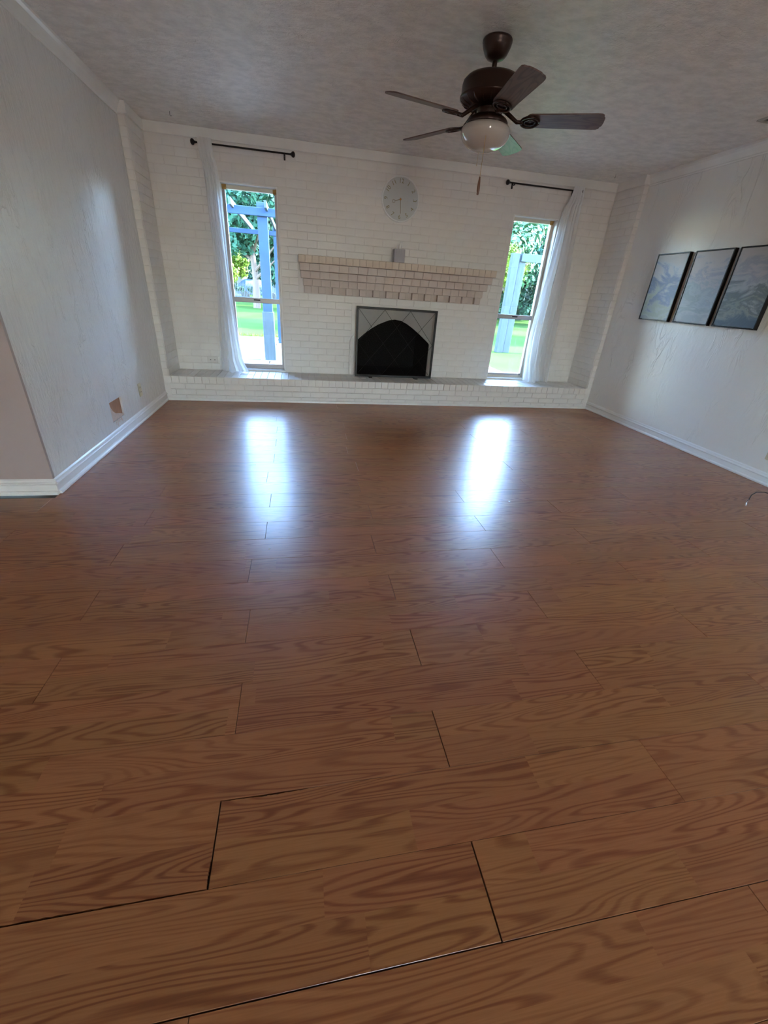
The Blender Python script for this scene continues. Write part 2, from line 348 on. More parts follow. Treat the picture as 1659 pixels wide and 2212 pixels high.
# ================================================================== SETTING
# ---- floor: dark underlay slab with one laminate plank object per board
floor = bx('floor', (HALLX-.1, XR+.1, REAR-.1, D+.25, -.15, -.0085), M['subfloor']); struct(floor)
PW = .1835; PL = 1.237; TH = .0075
plank_cache = {}
def plank_mesh(L, W, jag=None):
    key = (round(L, 3), round(W, 3)) if jag is None else None
    if key and key in plank_cache: return plank_cache[key]
    hx, hy = L/2, W/2
    pts = [(-hx, -hy), (hx, -hy), (hx, hy), (-hx, hy)]
    if jag:
        out = []
        for i in range(4):
            a = Vector(pts[i]); b = Vector(pts[(i+1) % 4]); out.append(tuple(a))
            if i in jag:
                f0, f1, amp = jag[i]; nrm = Vector((a.y-b.y, b.x-a.x)).normalized()
                n = 46
                for q in range(n+1):
                    f = f0+(f1-f0)*q/n
                    if f <= 0.001 or f >= .999: continue
                    prof = math.sin(PI*min(1, max(0, q/n)))**.4
                    out.append(tuple(a.lerp(b, f)+nrm*amp*prof*random.uniform(.35, 1)))
        pts = out
    bm = bmesh.new(); prism(bm, pts, 'z', -TH, 0)
    if not jag:
        es = [e for e in bm.edges if all(v.co.z > -1e-6 for v in e.verts)]
        bmesh.ops.bevel(bm, geom=es, offset=.0007, segments=1, affect='EDGES')
    bmesh.ops.recalc_face_normals(bm, faces=bm.faces)
    me = bpy.data.meshes.new('plank'); bm.to_mesh(me); bm.free(); me.materials.append(M['oak'])
    if key: plank_cache[key] = me
    return me
rng = random.Random(3)
for k in range(-8, 26):
    y0 = .2905+PW*k; y1 = y0+PW
    y1c = min(y1, YH-.006)
    if y1c-y0 < .02: continue
    xa = (HALLX+.02 if y1 < YN-.001 else XL+.008); xb = XR-.008
    if y0 < YN < y1: xa = XL+.008
    off = (.38 if k % 2 == 0 else -.232)+{2: .005, 3: .01, 4: .018}.get(k, 0)
    if k > 6: off += rng.uniform(-.03, .03)
    j = math.floor((xa-off)/PL)
    x = off+j*PL
    while x < xb:
        a, b = max(x, xa), min(x+PL, xb); x += PL
        if b-a < .03: continue
        gapx = .0004 if k > 5 else .0007
        a2 = a+gapx; b2 = b-gapx; ya = y0+.0003; yb = y1c-.0003
        jag = None
        if k == 1 and abs(b+.232) < .02: b2 -= .0022; jag = {0: (.55, .999, .0032), 1: (.0, .3, .0035)}; ya += .0008
        elif k == 1 and abs(a+.232) < .02: yb -= .0010; jag = {2: (.82, .999, .0045)}
        elif k == 0 and abs(a-.38) < .02: a2 += .0022
        elif k == 0 and abs(b-.38) < .02: ya += .0010
        elif k == -1: yb -= .0008
        elif k in (2, 4) and abs(a-off) < .02: a2 += .0010
        me = plank_mesh(b2-a2, yb-ya, jag)
        p = link('plank', me, None, floor, ((a2+b2)/2, (ya+yb)/2, rng.uniform(-.0003, 0)), (rng.uniform(-.0012, .0012) if k > 3 else 0, 0, 0))

# ---- ceiling
ceiling = struct(bx('ceiling', (HALLX-.1, XR+.2, REAR-.1, D+.25, H, H+.12), M['ceiling']))
for (x, y, s) in ((-1.051, 5.037, 1), (3.325, 5.06, -1)):
    bm = bmesh.new(); tube(bm, [(0, 0, .0), (0, 0, -.025), (.006*s, 0, -.032), (.012*s, 0, -.028)], .0018, 6)
    o = fin(bm, 'ceiling_hook', M['slot'], loc=(x, y, H)); tag(o, 'small dark wire hook in the ceiling near the far %s corner' % ('left' if s > 0 else 'right'), 'hook')

# ---- left wall with a broken-out patch near the floor
hy0, hy1, hz0, hz1 = 3.505, 3.745, .155, .305
bm = bmesh.new()
T = .12
box(bm, XL-T, XL, YN+.02, hy0, 0, H); box(bm, XL-T, XL, hy1, YH+.3, 0, H)
box(bm, XL-T, XL, hy0, hy1, 0, hz0); box(bm, XL-T, XL, hy0, hy1, hz1, H)
wall_left = struct(fin(bm, 'wall_left', M['wall']))
bx('bare_board', (XL-.05, XL-.014, hy0, hy1, hz0, hz1), M['board'], wall_left)['label'] = 'bare brown board behind the broken plaster'
bm = bmesh.new()
prism(bm, [(hy0+.002, hz0+.002), (hy1-.004, hz0+.002), (hy1-.012, hz0+.014), (hy0+.15, hz0+.036), (hy0+.10, hz0+.045), (hy0+.05, hz0+.075), (hy0+.022, hz0+.11), (hy0+.012, hz1-.006), (hy0+.002, hz1-.002)], 'x', XL-.0135, XL-.004)
fin(bm, 'torn_paper', M['paper'], wall_left)
bm = bmesh.new()
for i in range(7):
    y = hy0+.05+.02*i+random.uniform(-.006, .006); L = random.uniform(.02, .06)
    prism(bm, [(y, hz0+.001), (y+.008, hz0+.001), (y+.006+random.uniform(-.004, .008), hz0-L), (y+.002, hz0-L*.6)], 'x', XL-.0005, XL+.0015)
fin(bm, 'torn_paper', M['paper'], wall_left)
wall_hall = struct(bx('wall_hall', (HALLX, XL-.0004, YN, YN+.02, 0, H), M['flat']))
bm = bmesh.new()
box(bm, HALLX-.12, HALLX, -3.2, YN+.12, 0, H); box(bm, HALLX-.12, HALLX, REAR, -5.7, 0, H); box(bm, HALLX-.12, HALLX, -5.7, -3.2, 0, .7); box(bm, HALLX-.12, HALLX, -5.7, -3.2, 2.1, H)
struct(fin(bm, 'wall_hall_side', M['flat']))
# ---- right wall
bm = bmesh.new(); SW = (-5.7, -3.2, .7, 2.1)      # added side windows that light the room, unseen behind the camera: y0, y1, z0, z1
box(bm, XR, XR+.15, SW[1], YH+.35, 0, H); box(bm, XR, XR+.15, REAR, SW[0], 0, H); box(bm, XR, XR+.15, SW[0], SW[1], 0, SW[2]); box(bm, XR, XR+.15, SW[0], SW[1], SW[3], H)
wall_right = struct(fin(bm, 'wall_right', M['wall_r']))
# ---- wall behind the camera with an invented glazed door, added to let fill daylight in
DX0, DX1, DZ = .4, 1.5, 2.1
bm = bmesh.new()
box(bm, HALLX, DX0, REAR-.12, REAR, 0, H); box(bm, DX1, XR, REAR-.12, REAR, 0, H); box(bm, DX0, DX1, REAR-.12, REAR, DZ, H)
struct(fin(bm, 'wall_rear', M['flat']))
for i, xw in enumerate((XR+.07, HALLX-.06)):  # unseen windows, added so sky light reaches the side walls
    bm = bmesh.new()
    for ya in (SW[0], (SW[0]+SW[1])/2-.03, SW[1]-.06): box(bm, xw-.03, xw+.03, ya, ya+.06, SW[2], SW[3])
    for za in (SW[2], SW[3]-.05): box(bm, xw-.028, xw+.028, SW[0], SW[1], za, za+.05)
    f = struct(fin(bm, 'window_%d' % (3+i), M['alu'])); bx('pane', (xw-.003, xw+.003, SW[0]+.03, SW[1]-.03, SW[2]+.03, SW[3]-.03), M['glass'], f)
door = empty('added_door_1', (0, REAR-.06, 0)); struct(door)  # unseen door, put in as an opening for light
for a, b in ((DX0, (DX0+DX1)/2), ((DX0+DX1)/2, DX1)):
    bm = bmesh.new()
    box(bm, a, a+.06, -.02, .02, 0, DZ); box(bm, b-.06, b, -.02, .02, 0, DZ); box(bm, a+.06, b-.06, -.02, .02, 0, .08); box(bm, a+.06, b-.06, -.02, .02, DZ-.06, DZ)
    f = fin(bm, 'door_frame', M['alu'], door)
    bx('pane', (a+.06, b-.06, -.003, .003, .08, DZ-.06), M['glass'], f)

# ---- far brick wall
BP = .0722      # course height
arch = [(.66, HH), (.66, .655), (.681, .665), (.76, .735), (.845, .796), (.915, .838), (.988, .869), (1.05, .893), (1.117, .903), (1.199, .893), (1.27, .862), (1.348, .817), (1.439, .754), (1.561, .659), (1.575, .64), (1.575, HH)]
SX0, SX1, SZ1 = .60, 1.64, HH+BP*11
bm = bmesh.new(); WY = D+.003; WO = D+.20
zt = H
for x0, x1, z0, z1 in ((XL-.1, WL[0], 0, zt), (WL[0], WL[1], 0, WB), (WL[0], WL[1], WT, zt), (WL[1], SX0, 0, zt), (SX0, SX1, 0, HH), (SX0, SX1, SZ1, zt), (SX1, WR[0], 0, zt), (WR[0], WR[1], 0, WB), (WR[0], WR[1], WT, zt), (WR[1], XR+.1, 0, zt)):
    box(bm, x0, x1, WY, WO, z0, z1)
wall_far = struct(fin(bm, 'wall_far', M['mortar']))
# smooth parged surround around the arched firebox mouth
bm = bmesh.new()
pl = [(SX0, HH)] + arch[:9] + [(1.117, SZ1), (SX0, SZ1)]
pr = [(1.117, .903)] + arch[9:] + [(SX1, HH), (SX1, SZ1), (1.117, SZ1)]
prism(bm, pl, 'y', D+.001, D+.03); prism(bm, pr, 'y', D+.001, D+.03)
fin(bm, 'parged_surround', M['brick'], wall_far)
bm = bmesh.new()
box(bm, SX0, .655, D+.031, D+.75, HH, SZ1); box(bm, 1.58, SX1, D+.031, D+.75, HH, SZ1); box(bm, .5, 1.74, D+.75, D+.8, HH-.1, 1.06)
box(bm, .655, 1.58, D+.004, D+.76, HH, HH+.004); box(bm, .655, 1.58, D+.031, D+.2, .92, SZ1)
box(bm, .5, 1.74, D+.2, D+.8, 1.0, 1.06); box(bm, .5, 1.74, D+.19, D+.8, HH-.12, HH-.02)
fin(bm, 'firebox', M['soot'], wall_far)
bm = bmesh.new(); tube(bm, [(.583, D-.001, HH), (.583, D-.001, .64), (.60, D-.001, .685), (.64, D-.001, .72)], .0045, 6)
fin(bm, 'caulk_bead', M['trim'], wall_far, smooth=True)

brick_cache = {}
def brick_mesh(w_, h_, d_, m, bev=.0022):
    key = (round(w_, 3), round(h_, 4), round(d_, 3), m.name)
    if key not in brick_cache:
        bm = bmesh.new(); box(bm, -w_/2, w_/2, -d_/2, d_/2, -h_/2, h_/2, bev)
        me = bpy.data.meshes.new('brick'); bm.to_mesh(me); bm.free(); me.materials.append(m); brick_cache[key] = me
    return brick_cache[key]
JT = .0032
blocks = [(WL[0], WL[1], WB, WT), (WR[0], WR[1], WB, WT), (SX0, SX1, 0, SZ1), (.0, 2.24, HH+BP*12, HH+BP*17)]
stuff_bm = bmesh.new(); cnt = 0
rb = random.Random(11)
for r in range(29):
    z0 = HH+BP*r; z1 = z0+BP
    iv = [(XL+CO, XR-CO)]
    for b in blocks:
        if z0 < b[3]-.012 and z1 > b[2]+.012:
            nv = []
            for a, c in iv:
                if b[1] <= a or b[0] >= c: nv.append((a, c)); continue
                if b[0] > a: nv.append((a, b[0]))
                if b[1] < c: nv.append((b[1], c))
            iv = nv
    for a, c in iv:
        x = math.floor((a-.05)/.205)*.205+(.1025 if r % 2 else 0)-.205
        while x < c:
            p, q = max(x, a), min(x+.205, c); x += .205
            if q-p < .02: continue
            if q-p < .05 and False: continue
            cx, cz = (p+q)/2, (z0+z1)/2
            near = (WL[1]-.01 < cx < WR[0]+.01) and r < 28
            yy = D+.006+rb.uniform(-.0012, .0012)
            if near and cnt < 298:
                wq = round((q-p)*200)/200
                link('brick', brick_mesh(wq-JT, BP-JT, .012, M['brick']), None, wall_far, (cx, yy, cz), (0, rb.uniform(-.004, .004), rb.uniform(-.003, .003))); cnt += 1
            else:
                box(stuff_bm, p+JT/2, q-JT/2, yy-.006, yy+.006, z0+JT/2, z1-JT/2, .0022)
o = fin(stuff_bm, 'brickwork', M['brick'], wall_far); o['kind'] = 'stuff'

# brick returns at both ends
def wall_return(name, x0, x1, xin, sgn):
    w_ = struct(bx(name, (x0, x1, YH, D+.005, 0, H), M['mortar']))
    for r in range(29):
        z0 = HH+BP*r
        cuts = [YH+.002, YH+.105, YH+.31, D] if r % 2 else [YH+.002, YH+.205, YH+.41, D]
        for a, b in zip(cuts, cuts[1:]):
            if b-a < .02: continue
            link('brick', brick_mesh(round(b-a, 3)-JT, BP-JT, .010, M['brick']), None, w_, (xin+sgn*rb.uniform(0, .001), (a+b)/2, z0+BP/2), (0, 0, PI/2))
        # narrow face towards the room
        link('brick', brick_mesh(abs(x1-x0)-.002, BP-JT, .010, M['brick']), None, w_, ((x0+x1)/2, YH-.001, z0+BP/2), (0, 0, 0))
    return w_
wall_return('wall_left_return', XL, XL+CO-.006, XL+CO-.006, 1)
wall_return('wall_right_return', XR-CO+.006, XR, XR-CO+.006, -1)

# ---- baseboards and crowns
def profile(name, prof, axis, a0, a1, flip, at, m):
    """prof: (out, z); runs along axis; flip = direction out of the wall"""
    bm = bmesh.new(); pts = [(at+flip*o_, z) for o_, z in prof]
    prism(bm, pts, 'y' if axis == 'y' else 'x', a0, a1); return struct(fin(bm, name, m))
bp_ = [(0, .002), (.024, .002), (.025, .014), (.019, .022), (.011, .024), (.011, .060), (.017, .064), (.018, .070), (.014, .075), (.008, .078), (.007, .088), (0, .096)]
profile('baseboard_left', bp_, 'y', YN, YH-.012, 1, XL, M['base'])
profile('baseboard_right', bp_, 'y', REAR, YH-.012, -1, XR, M['base'])
profile('baseboard_hall', bp_, 'x', HALLX, XL+.012, -1, YN, M['trim'])
bm = bmesh.new(); prism(bm, [(YH-.012, .001), (YH-.026, .001), (YH-.024, .016), (YH-.016, .026), (YH-.012, .028)], 'x', XL+.012, XR-.012)
struct(fin(bm, 'baseboard_far', M['trim']))
cp = [(0, 2.345), (.008, 2.345), (.012, 2.356), (.010, 2.362), (.016, 2.382), (.026, 2.404), (.028, 2.410), (.040, 2.424), (.042, 2.4395), (0, 2.4395)]
profile('trim_1', cp, 'y', YN, YH-.012, 1, XL, M['trim'])
profile('trim_2', cp, 'y', REAR, YH-.012, -1, XR, M['trim'])
fp = .014
bm = bmesh.new(); box(bm, XL+CO-.004, XR-CO+.004, D-fp-.004, D+.004, CROWN, H-.0005, .003); struct(fin(bm, 'trim_3', M['trim']))
for i, (a, b) in enumerate(((XL, XL+CO+fp), (XR-CO-fp, XR))):
    bm = bmesh.new(); box(bm, a, b, YH-fp-.006, D-.02, CROWN, H-.0005, .003); struct(fin(bm, 'trim_%d' % (4+i), M['trim']))

# ---- windows
def window(name, x0, x1, side):
    """aluminium single-hung window set at the outer part of the opening"""
    w_ = empty(name, ((x0+x1)/2, D+.1, WB)); struct(w_)
    def P(nm, d, m, par=None, bev=0):
        o = bx(nm, d, m, None, bev); return child(o, par or w_)
    # jamb liners and sill
    bm = bmesh.new(); t = .012
    box(bm, x0-.001, x0+t, D+.006, D+.2, WB, WT); box(bm, x1-t, x1+.001, D+.006, D+.2, WB, WT)
    box(bm, x0+t, x1-t, D+.006, D+.2, WT-t, WT); child(fin(bm, 'jamb', M['jamb']), w_)
    P('sill', (x0, x1, D-.004, D+.2, WB-.012, WB+.012), M['jamb'], bev=.003)
    fx0, fx1, fz0, fz1 = x0+t, x1-t, WB+.012, WT-t
    bm = bmesh.new(); f = .026; y0, y1 = D+.10, D+.15
    box(bm, fx0, fx0+f, y0, y1, fz0, fz1); box(bm, fx1-f, fx1, y0, y1, fz0, fz1); box(bm, fx0+f, fx1-f, y0, y1, fz0, fz0+f)
    fr = child(fin(bm, 'window_frame', M['alu'] if side < 0 else M['cream']), w_)
    P('head_frame', (fx0+f, fx1-f, y0, y1, fz1-.032, fz1), M['cream'])
    P('meeting_rail', (fx0+f, fx1-f, D+.09, D+.13, .985, 1.035), M['alu'], bev=.004)
    P('sash_latch', ((x0+x1)/2-.035, (x0+x1)/2+.035, D+.082, D+.092, 1.008, 1.022), M['rod'])
    P('bottom_rail', (fx0+f, fx1-f, D+.105, D+.145, fz0+f, fz0+f+.022), M['alu'])
    P('pane', (fx0+f, fx1-f, D+.124, D+.128, 1.035, fz1-.032), M['glass'])
    P('pane', (fx0+f, fx1-f, D+.116, D+.120, fz0+f+.022, .985), M['glass'])
    corners = ((x0+t+.004, x0+t+.040), (x1-t-.036, x1-t-.002)) if side < 0 else ((x1-t-.045, x1-t-.006),)
    for a, b in corners:
        bm = bmesh.new(); box(bm, a, b, D+.085, D+.102, WT-.052, WT-.014)
        for v in bm.verts: v.co += Vector((random.uniform(-.006, .006), 0, random.uniform(-.006, .006)))
        o = child(fin(bm, 'foam_plug', M['tape']), w_); o['label'] = 'brownish yellow plug in the frame corner'
    return w_
window('window_1', WL[0], WL[1], -1)
window('window_2', WR[0], WR[1], 1)

# ================================================================== FIREPLACE
# ---- hearth
hearth = empty('brick_hearth', ((XL+XR)/2, YH, 0)); tag(hearth, 'raised white painted brick hearth running the full width of the far wall', 'hearth')
bm = bmesh.new(); box(bm, XL+.002, XR-.002, YH+.012, D-.001, 0, HH-.006)
child(fin(bm, 'mortar_bed', M['mortar']), hearth)
def hb(me, loc, rot=(0, 0, 0)):
    o = link('brick', me, None, None, loc, rot); o.parent = hearth; o.matrix_parent_inverse = Matrix.Translation(-hearth.location)
# rowlock cap: two ranks
n = 67; x0 = XL+.003; bwid = (XR-XL-.006)/n
for i in range(n):
    x = x0+bwid*(i+.5)
    if x-bwid/2 > XL+CO*.2 or True:
        hb(brick_mesh(bwid-.004, .072, .205, M['brick']), (x, YH-.004+.1025, HH-.036+rb.uniform(-.001, .001)), (rb.uniform(-.004, .004), 0, 0))
    if XL+CO+.03 < x < XR-CO-.03:
        hb(brick_mesh(bwid-.004, .072, .222, M['brick']), (x, YH+.204+.112, HH-.036+rb.uniform(-.001, .001)), (0, 0, 0))
for r in range(3):
    z1 = HH-.0745-.0605*r; z0 = max(z1-.0605, .001); x = XL-(.1 if r % 2 else 0)+.002
    while x < XR:
        a, b = max(x, XL+.003), min(x+.205, XR-.003); x += .205
        if b-a < .02: continue
        hb(brick_mesh(round(b-a-.005, 3), round(z1-z0-.005, 4), .02, M['brick']), ((a+b)/2, YH+.012, (z0+z1)/2))

# ---- mantel: five corbelled courses, the lowest one dentils
MX0, MX1 = .0, 2.232
mantel = empty('brick_mantel', ((MX0+MX1)/2, D, HH+BP*12)); tag(mantel, 'corbelled brick mantel shelf with a dentil course above the fireplace screen', 'mantel')
Z = lambda r: HH+BP*r
cs = [(16, MX0, MX1, .190, .072, M['brick_cap']), (15, MX0+.014, MX1-.022, .150, .1025, M['brick_pink']), (14, MX0+.022, MX1-.052, .110, .1025, M['brick_pink']), (13, MX0+.045, MX1-.085, .070, .1025, M['brick_pink'])]
def mb(w_, h_, d_, m, loc):
    o = link('brick', brick_mesh(w_, h_, d_, m), None, None, loc, (0, rb.uniform(-.006, .006), 0)); o.parent = mantel; o.matrix_parent_inverse = Matrix.Translation(-mantel.location)
bm = bmesh.new()
for r, a, b, pr_, bw, m in cs:
    box(bm, a+.004, b-.004, D-pr_+.006, D, Z(r)+.001, Z(r+1)-.003)
    n = max(1, round((b-a)/bw)); q = (b-a)/n
    for i in range(n): mb(q-.003, BP-.003, pr_, m, (a+q*(i+.5), D-pr_/2+rb.uniform(-.002, .002), Z(r)+BP/2))
box(bm, MX0+.05, MX1-.09, D-.012, D, Z(12)+.001, Z(13))
child(fin(bm, 'mortar_bed', M['brick_pink']), mantel)
nd = 14; a = MX0+.055; b = MX1-.095; pt = (b-a-.085)/(nd-1)
for i in range(nd): mb(.074, BP-.004, .066, M['brick_pink'], (a+.0425+pt*i, D-.031, Z(12)+BP/2+.003))

# ---- fireplace screen
SY = D-.12
scr = empty('fireplace_screen', (1.12, SY, HH)); tag(scr, 'black framed wire mesh fireplace screen standing on the hearth', 'fireplace screen')
sx0, sx1, sz0, sz1 = -.480, .482, .004, .774
bm = bmesh.new(); t = .024
box(bm, sx0, sx1, -.009, .009, sz1-t, sz1, .002); box(bm, sx0, sx1, -.009, .009, sz0, sz0+t, .002)
box(bm, sx0, sx0+t, -.009, .009, sz0+t, sz1-t, .002); box(bm, sx1-t, sx1, -.009, .009, sz0+t, sz1-t, .002)
fin(bm, 'frame', M['black'], scr)
bm = bmesh.new(); a = [(-.462, .022), (.464, .022), (.464, .756), (-.462, .756)]
bm.faces.new([bm.verts.new((x, .004, z)) for x, z in a]); fin(bm, 'wire_mesh', M['mesh'], scr)
cw = (sx1-sx0-2*t)/3; chh = (sz1-sz0-2*t)/2
for i in range(3):
    for j in range(2):
        X0, X1 = sx0+t+cw*i, sx0+t+cw*(i+1); Z0, Z1 = sz0+t+chh*j, sz0+t+chh*(j+1)
        for (p, q) in (((X0, Z0), (X1, Z1)), ((X0, Z1), (X1, Z0))):
            bm = bmesh.new(); tube(bm, [(p[0], -.004, p[1]), (q[0], -.004, q[1])], .0022, 6); fin(bm, 'lattice_bar', M['black'], scr)
for fx in (-.30, .27):
    bm = bmesh.new(); box(bm, fx-.020, fx+.020, -.095, .085, .0005, .009, .001); box(bm, fx-.020, fx+.020, -.095, -.085, .004, .024); box(bm, fx-.008, fx+.008, -.004, .004, .005, .03)
    fin(bm, 'foot', M['black'], scr)

# ---- tissue box on the mantel
tb = empty('tissue_box', (1.085, D-.115, Z(17)+.001)); tag(tb, 'lilac grey cube tissue box with a white tissue poking out on the mantel', 'tissue box')
bm = bmesh.new(); box(bm, -.058, .058, -.058, .058, 0, .125, .002); fin(bm, 'carton', M['box'], tb)
bm = bmesh.new(); lathe(bm, [(.0, .1255), (.030, .1255), (.030, .1262), (0, .1262)], 24); fin(bm, 'opening', M['slot'], tb)
bm = bmesh.new()
def flame(cx, hgt, wid, ph):
    g = []
    for j in range(7):
        v = j/6; row = []
        for i in range(9):
            u = i/8-.5; ww = wid*(.45+.9*v-.95*v*v)
            row.append(bm.verts.new((cx+u*ww*2+.012*v*math.sin(ph), .012*math.sin(u*9+ph)*(1-.3*v), .122+hgt*v*(1-.25*abs(u)*2))))
        g.append(row)
    for j in range(6):
        for i in range(8): bm.faces.new((g[j][i], g[j][i+1], g[j+1][i+1], g[j+1][i]))
flame(.012, .085, .022, 1.2); flame(-.022, .045, .020, 3.0)
fin(bm, 'tissue', M['tissue'], tb, smooth=True)

# ---- wall clock
ck = empty('wall_clock', (1.083, D-.002, 2.066)); tag(ck, 'round white wall clock with pale face above the mantel, reading half past eight', 'clock')
def disc_y(bm, prof, seg=64):
    lathe(bm, prof, seg)
    for v in bm.verts: v.co = Vector((v.co.x, -v.co.z, v.co.y))
bm = bmesh.new(); disc_y(bm, [(0, 0), (.200, 0), (.203, .006), (.203, .026), (.200, .032), (.193, .033), (.190, .028), (.188, .020)]); fin(bm, 'rim', M['clock_rim'], ck, smooth=True)
bm = bmesh.new(); disc_y(bm, [(0, .012), (.189, .012), (.189, .0185), (0, .0185)]); fin(bm, 'face', M['clock_face'], ck)
for h in range(1, 13):
    cu = bpy.data.curves.new('numeral', 'FONT'); cu.body = str(h); cu.size = .055; cu.align_x = 'CENTER'; cu.align_y = 'CENTER'; cu.extrude = .0008; cu.resolution_u = 3
    o = bpy.data.objects.new('numeral', cu); C.objects.link(o); bpy.context.view_layer.update()
    me = bpy.data.meshes.new_from_object(o); bpy.data.objects.remove(o); me.name = 'numeral'
    me.materials.clear(); me.materials.append(M['gold'])
    a = R(90-30*h); rad = .155
    tilt = a-PI/2 if h in (9, 10, 11, 12, 1, 2, 3) else a+PI/2
    o = bpy.data.objects.new('numeral', me); C.objects.link(o); o.parent = ck
    o.matrix_local = Matrix.Translation((rad*math.cos(a), -.0195, rad*math.sin(a))) @ Matrix.Rotation(-tilt, 4, 'Y') @ Matrix.Rotation(PI/2, 4, 'X')
def hand(nm, ang, L, w0, ring):
    bm = bmesh.new(); box(bm, -.012, L, -.0015, .0015, -w0, w0)
    if ring:
        seg = 24; c = L+.016
        tube(bm, [(c+.014*math.cos(2*PI*i/seg), 0, .014*math.sin(2*PI*i/seg)) for i in range(seg+1)], .0022, 6)
    o = fin(bm, nm, M['hand'], ck); o.location = (0, -.023, 0); o.rotation_euler = (0, -ang, 0); return o
hand('hour_hand', R(197), .060, .0028, True); hand('minute_hand', R(-85.5), .125, .0026, False)
bm = bmesh.new(); disc_y(bm, [(0, .02), (.0095, .02), (.0095, .027), (.006, .029), (0, .029)], 20); fin(bm, 'hub', M['gold_cap'], ck, smooth=True)

# ---- curtain rods
def rod(xa, xb, label, free):
    """xa..xb rod ends; free = +1/-1 side whose finial is not covered"""
    y, z = D-.075, 2.312; t = empty('curtain_rod', ((xa+xb)/2, y, z)); tag(t, label, 'curtain rod')
    L = (xb-xa)/2
    bm = bmesh.new(); tube(bm, [(-L, 0, 0), (L, 0, 0)], .0075, 12); fin(bm, 'pole', M['rod'], t, smooth=True)
    for s in (-1, 1):
        bm = bmesh.new(); lathe(bm, [(0, 0), (.008, 0), (.012, .004), (.008, .008), (.014, .012), (.020, .016), (.024, .024), (.025, .032), (.021, .040), (.012, .046), (0, .048)], 20)
        for v in bm.verts: v.co = Vector((s*(L+v.co.z), v.co.y, v.co.x))
        fin(bm, 'finial', M['rod'], t, smooth=True)
        bm = bmesh.new(); xs = s*(L-.055)
        box(bm, xs-.008, xs+.008, .058, .073, -.04, .012, .002); box(bm, xs-.006, xs+.006, -.002, .06, -.018, -.008, .001)
        seg = 12; tube(bm, [(xs, .0105*math.cos(PI+PI*i/seg), .0105*math.sin(PI+PI*i/seg)) for i in range(seg+1)], .003, 6)
        fin(bm, 'bracket', M['rod'], t)
rod(-.912, -.050, 'dark thin curtain rod above the left window', 1)
rod(2.262, 3.105, 'dark thin curtain rod above the right window', -1)

# ---- sheer curtains bunched to the outer side of each window
def curtain(label, left, right, loc_y, folds, seed):
    """left/right: lists (z, x) from top to bottom giving both edges"""
    rr = random.Random(seed)
    def ev(tab, z):
        for (z0, x0), (z1, x1) in zip(tab, tab[1:]):
            if z1 <= z <= z0:
                f = (z0-z)/(z0-z1); f = f*f*(3-2*f)*.5+f*.5; return x0+(x1-x0)*f
        return tab[-1][1]
    zt_, zb = left[0][0], left[-1][0]
    nu, nv = 90, 60; bm = bmesh.new(); g = []
    base = Vector(((left[0][1]+right[0][1])/2, loc_y, zt_))
    for j in range(nv+1):
        v = j/nv; z = zt_+(zb-zt_)*v; xl, xr = ev(left, z), ev(right, z); row = []
        for i in range(nu+1):
            u = i/nu
            amp = .020+.012*v
            y = loc_y+amp*math.sin(2*PI*folds*u+1.3*math.sin(2.2*v+seed))+.012*math.sin(2*PI*2.3*u+3*v+seed)
            if v > .9: y -= (v-.9)*.55*(.3+math.sin(PI*u))
            y = min(y, D-.012); y = min(y, D-.01) 
            if z > 2.2: y = loc_y-.016-(.008+.10*(2.352-z))*abs(math.sin(PI*folds*u))*.8
            row.append(bm.verts.new(Vector((xl+(xr-xl)*u+.006*math.sin(2*PI*folds*u*2), y, z+(.008*math.sin(9*u+seed) if j == nv else 0)))-base))
        g.append(row)
    for j in range(nv):
        for i in range(nu): bm.faces.new((g[j][i], g[j][i+1], g[j+1][i+1], g[j+1][i]))
    t = fin(bm, 'sheer_curtain', M['curtain'], loc=base, smooth=True)
    tag(t, label, 'curtain'); return t
curtain('white sheer curtain bunched on the outer side of the left window', [(2.352, -.897), (1.99, -.868), (1.2, -.86), (.6, -.90), (.265, -.918)],
        [(2.352, -.770), (2.03, -.735), (1.2, -.722), (1.04, -.715), (.62, -.690), (.40, -.665), (.265, -.605)], D-.075, 4, 1)
curtain('white sheer curtain bunched on the outer side of the right window', [(2.352, 3.015), (2.05, 2.950), (1.65, 2.925), (.8, 2.84), (.265, 2.862)],
        [(2.352, 3.145), (2.0, 3.16), (1.48, 3.20), (.8, 3.205), (.265, 3.232)], D-.075, 5, 2)

# ================================================================== WALL THINGS
def outlet(name, label, loc, rot, gang, mplate, mrec, blank=False, hgt=.115):
    t = empty(name, loc, rot); tag(t, label, 'outlet'); wd = .07+.046*(gang-1)
    bm = bmesh.new(); box(bm, -wd/2, wd/2, -.006, 0, -hgt/2, hgt/2, .0025); fin(bm, 'cover_plate', mplate, t)
    for g in range(gang):
        gx = (g-(gang-1)/2)*.046
        if blank:
            bm = bmesh.new(); tube(bm, [(gx, -.009, 0), (gx, -.005, 0)], .005, 10); fin(bm, 'screw', M['slot'], t); continue
        for zz in (.02, -.02):
            bm = bmesh.new(); pts = [(gx+.0165*math.cos(a_)*1.0, zz+max(-.0125, min(.0125, .0165*math.sin(a_)))) for a_ in [2*PI*i/20 for i in range(20)]]
            prism(bm, pts, 'y', -.0085, -.005); r_ = fin(bm, 'receptacle', mrec, t)
            for sx in (-.006, .006): bx('slot', (gx+sx-.0012, gx+sx+.0012, -.0092, -.0084, zz-.002, zz+.007), M['slot'], r_)
        bm = bmesh.new(); tube(bm, [(gx, -.008, 0), (gx, -.005, 0)], .003, 8); fin(bm, 'screw', mplate, t)
    return t
outlet('wall_outlet', 'ivory electrical outlet low on the left wall near the corner', (XL+.0005, 4.19, .262), (0, 0, PI/2), 1, M['plate'], M['plate'])
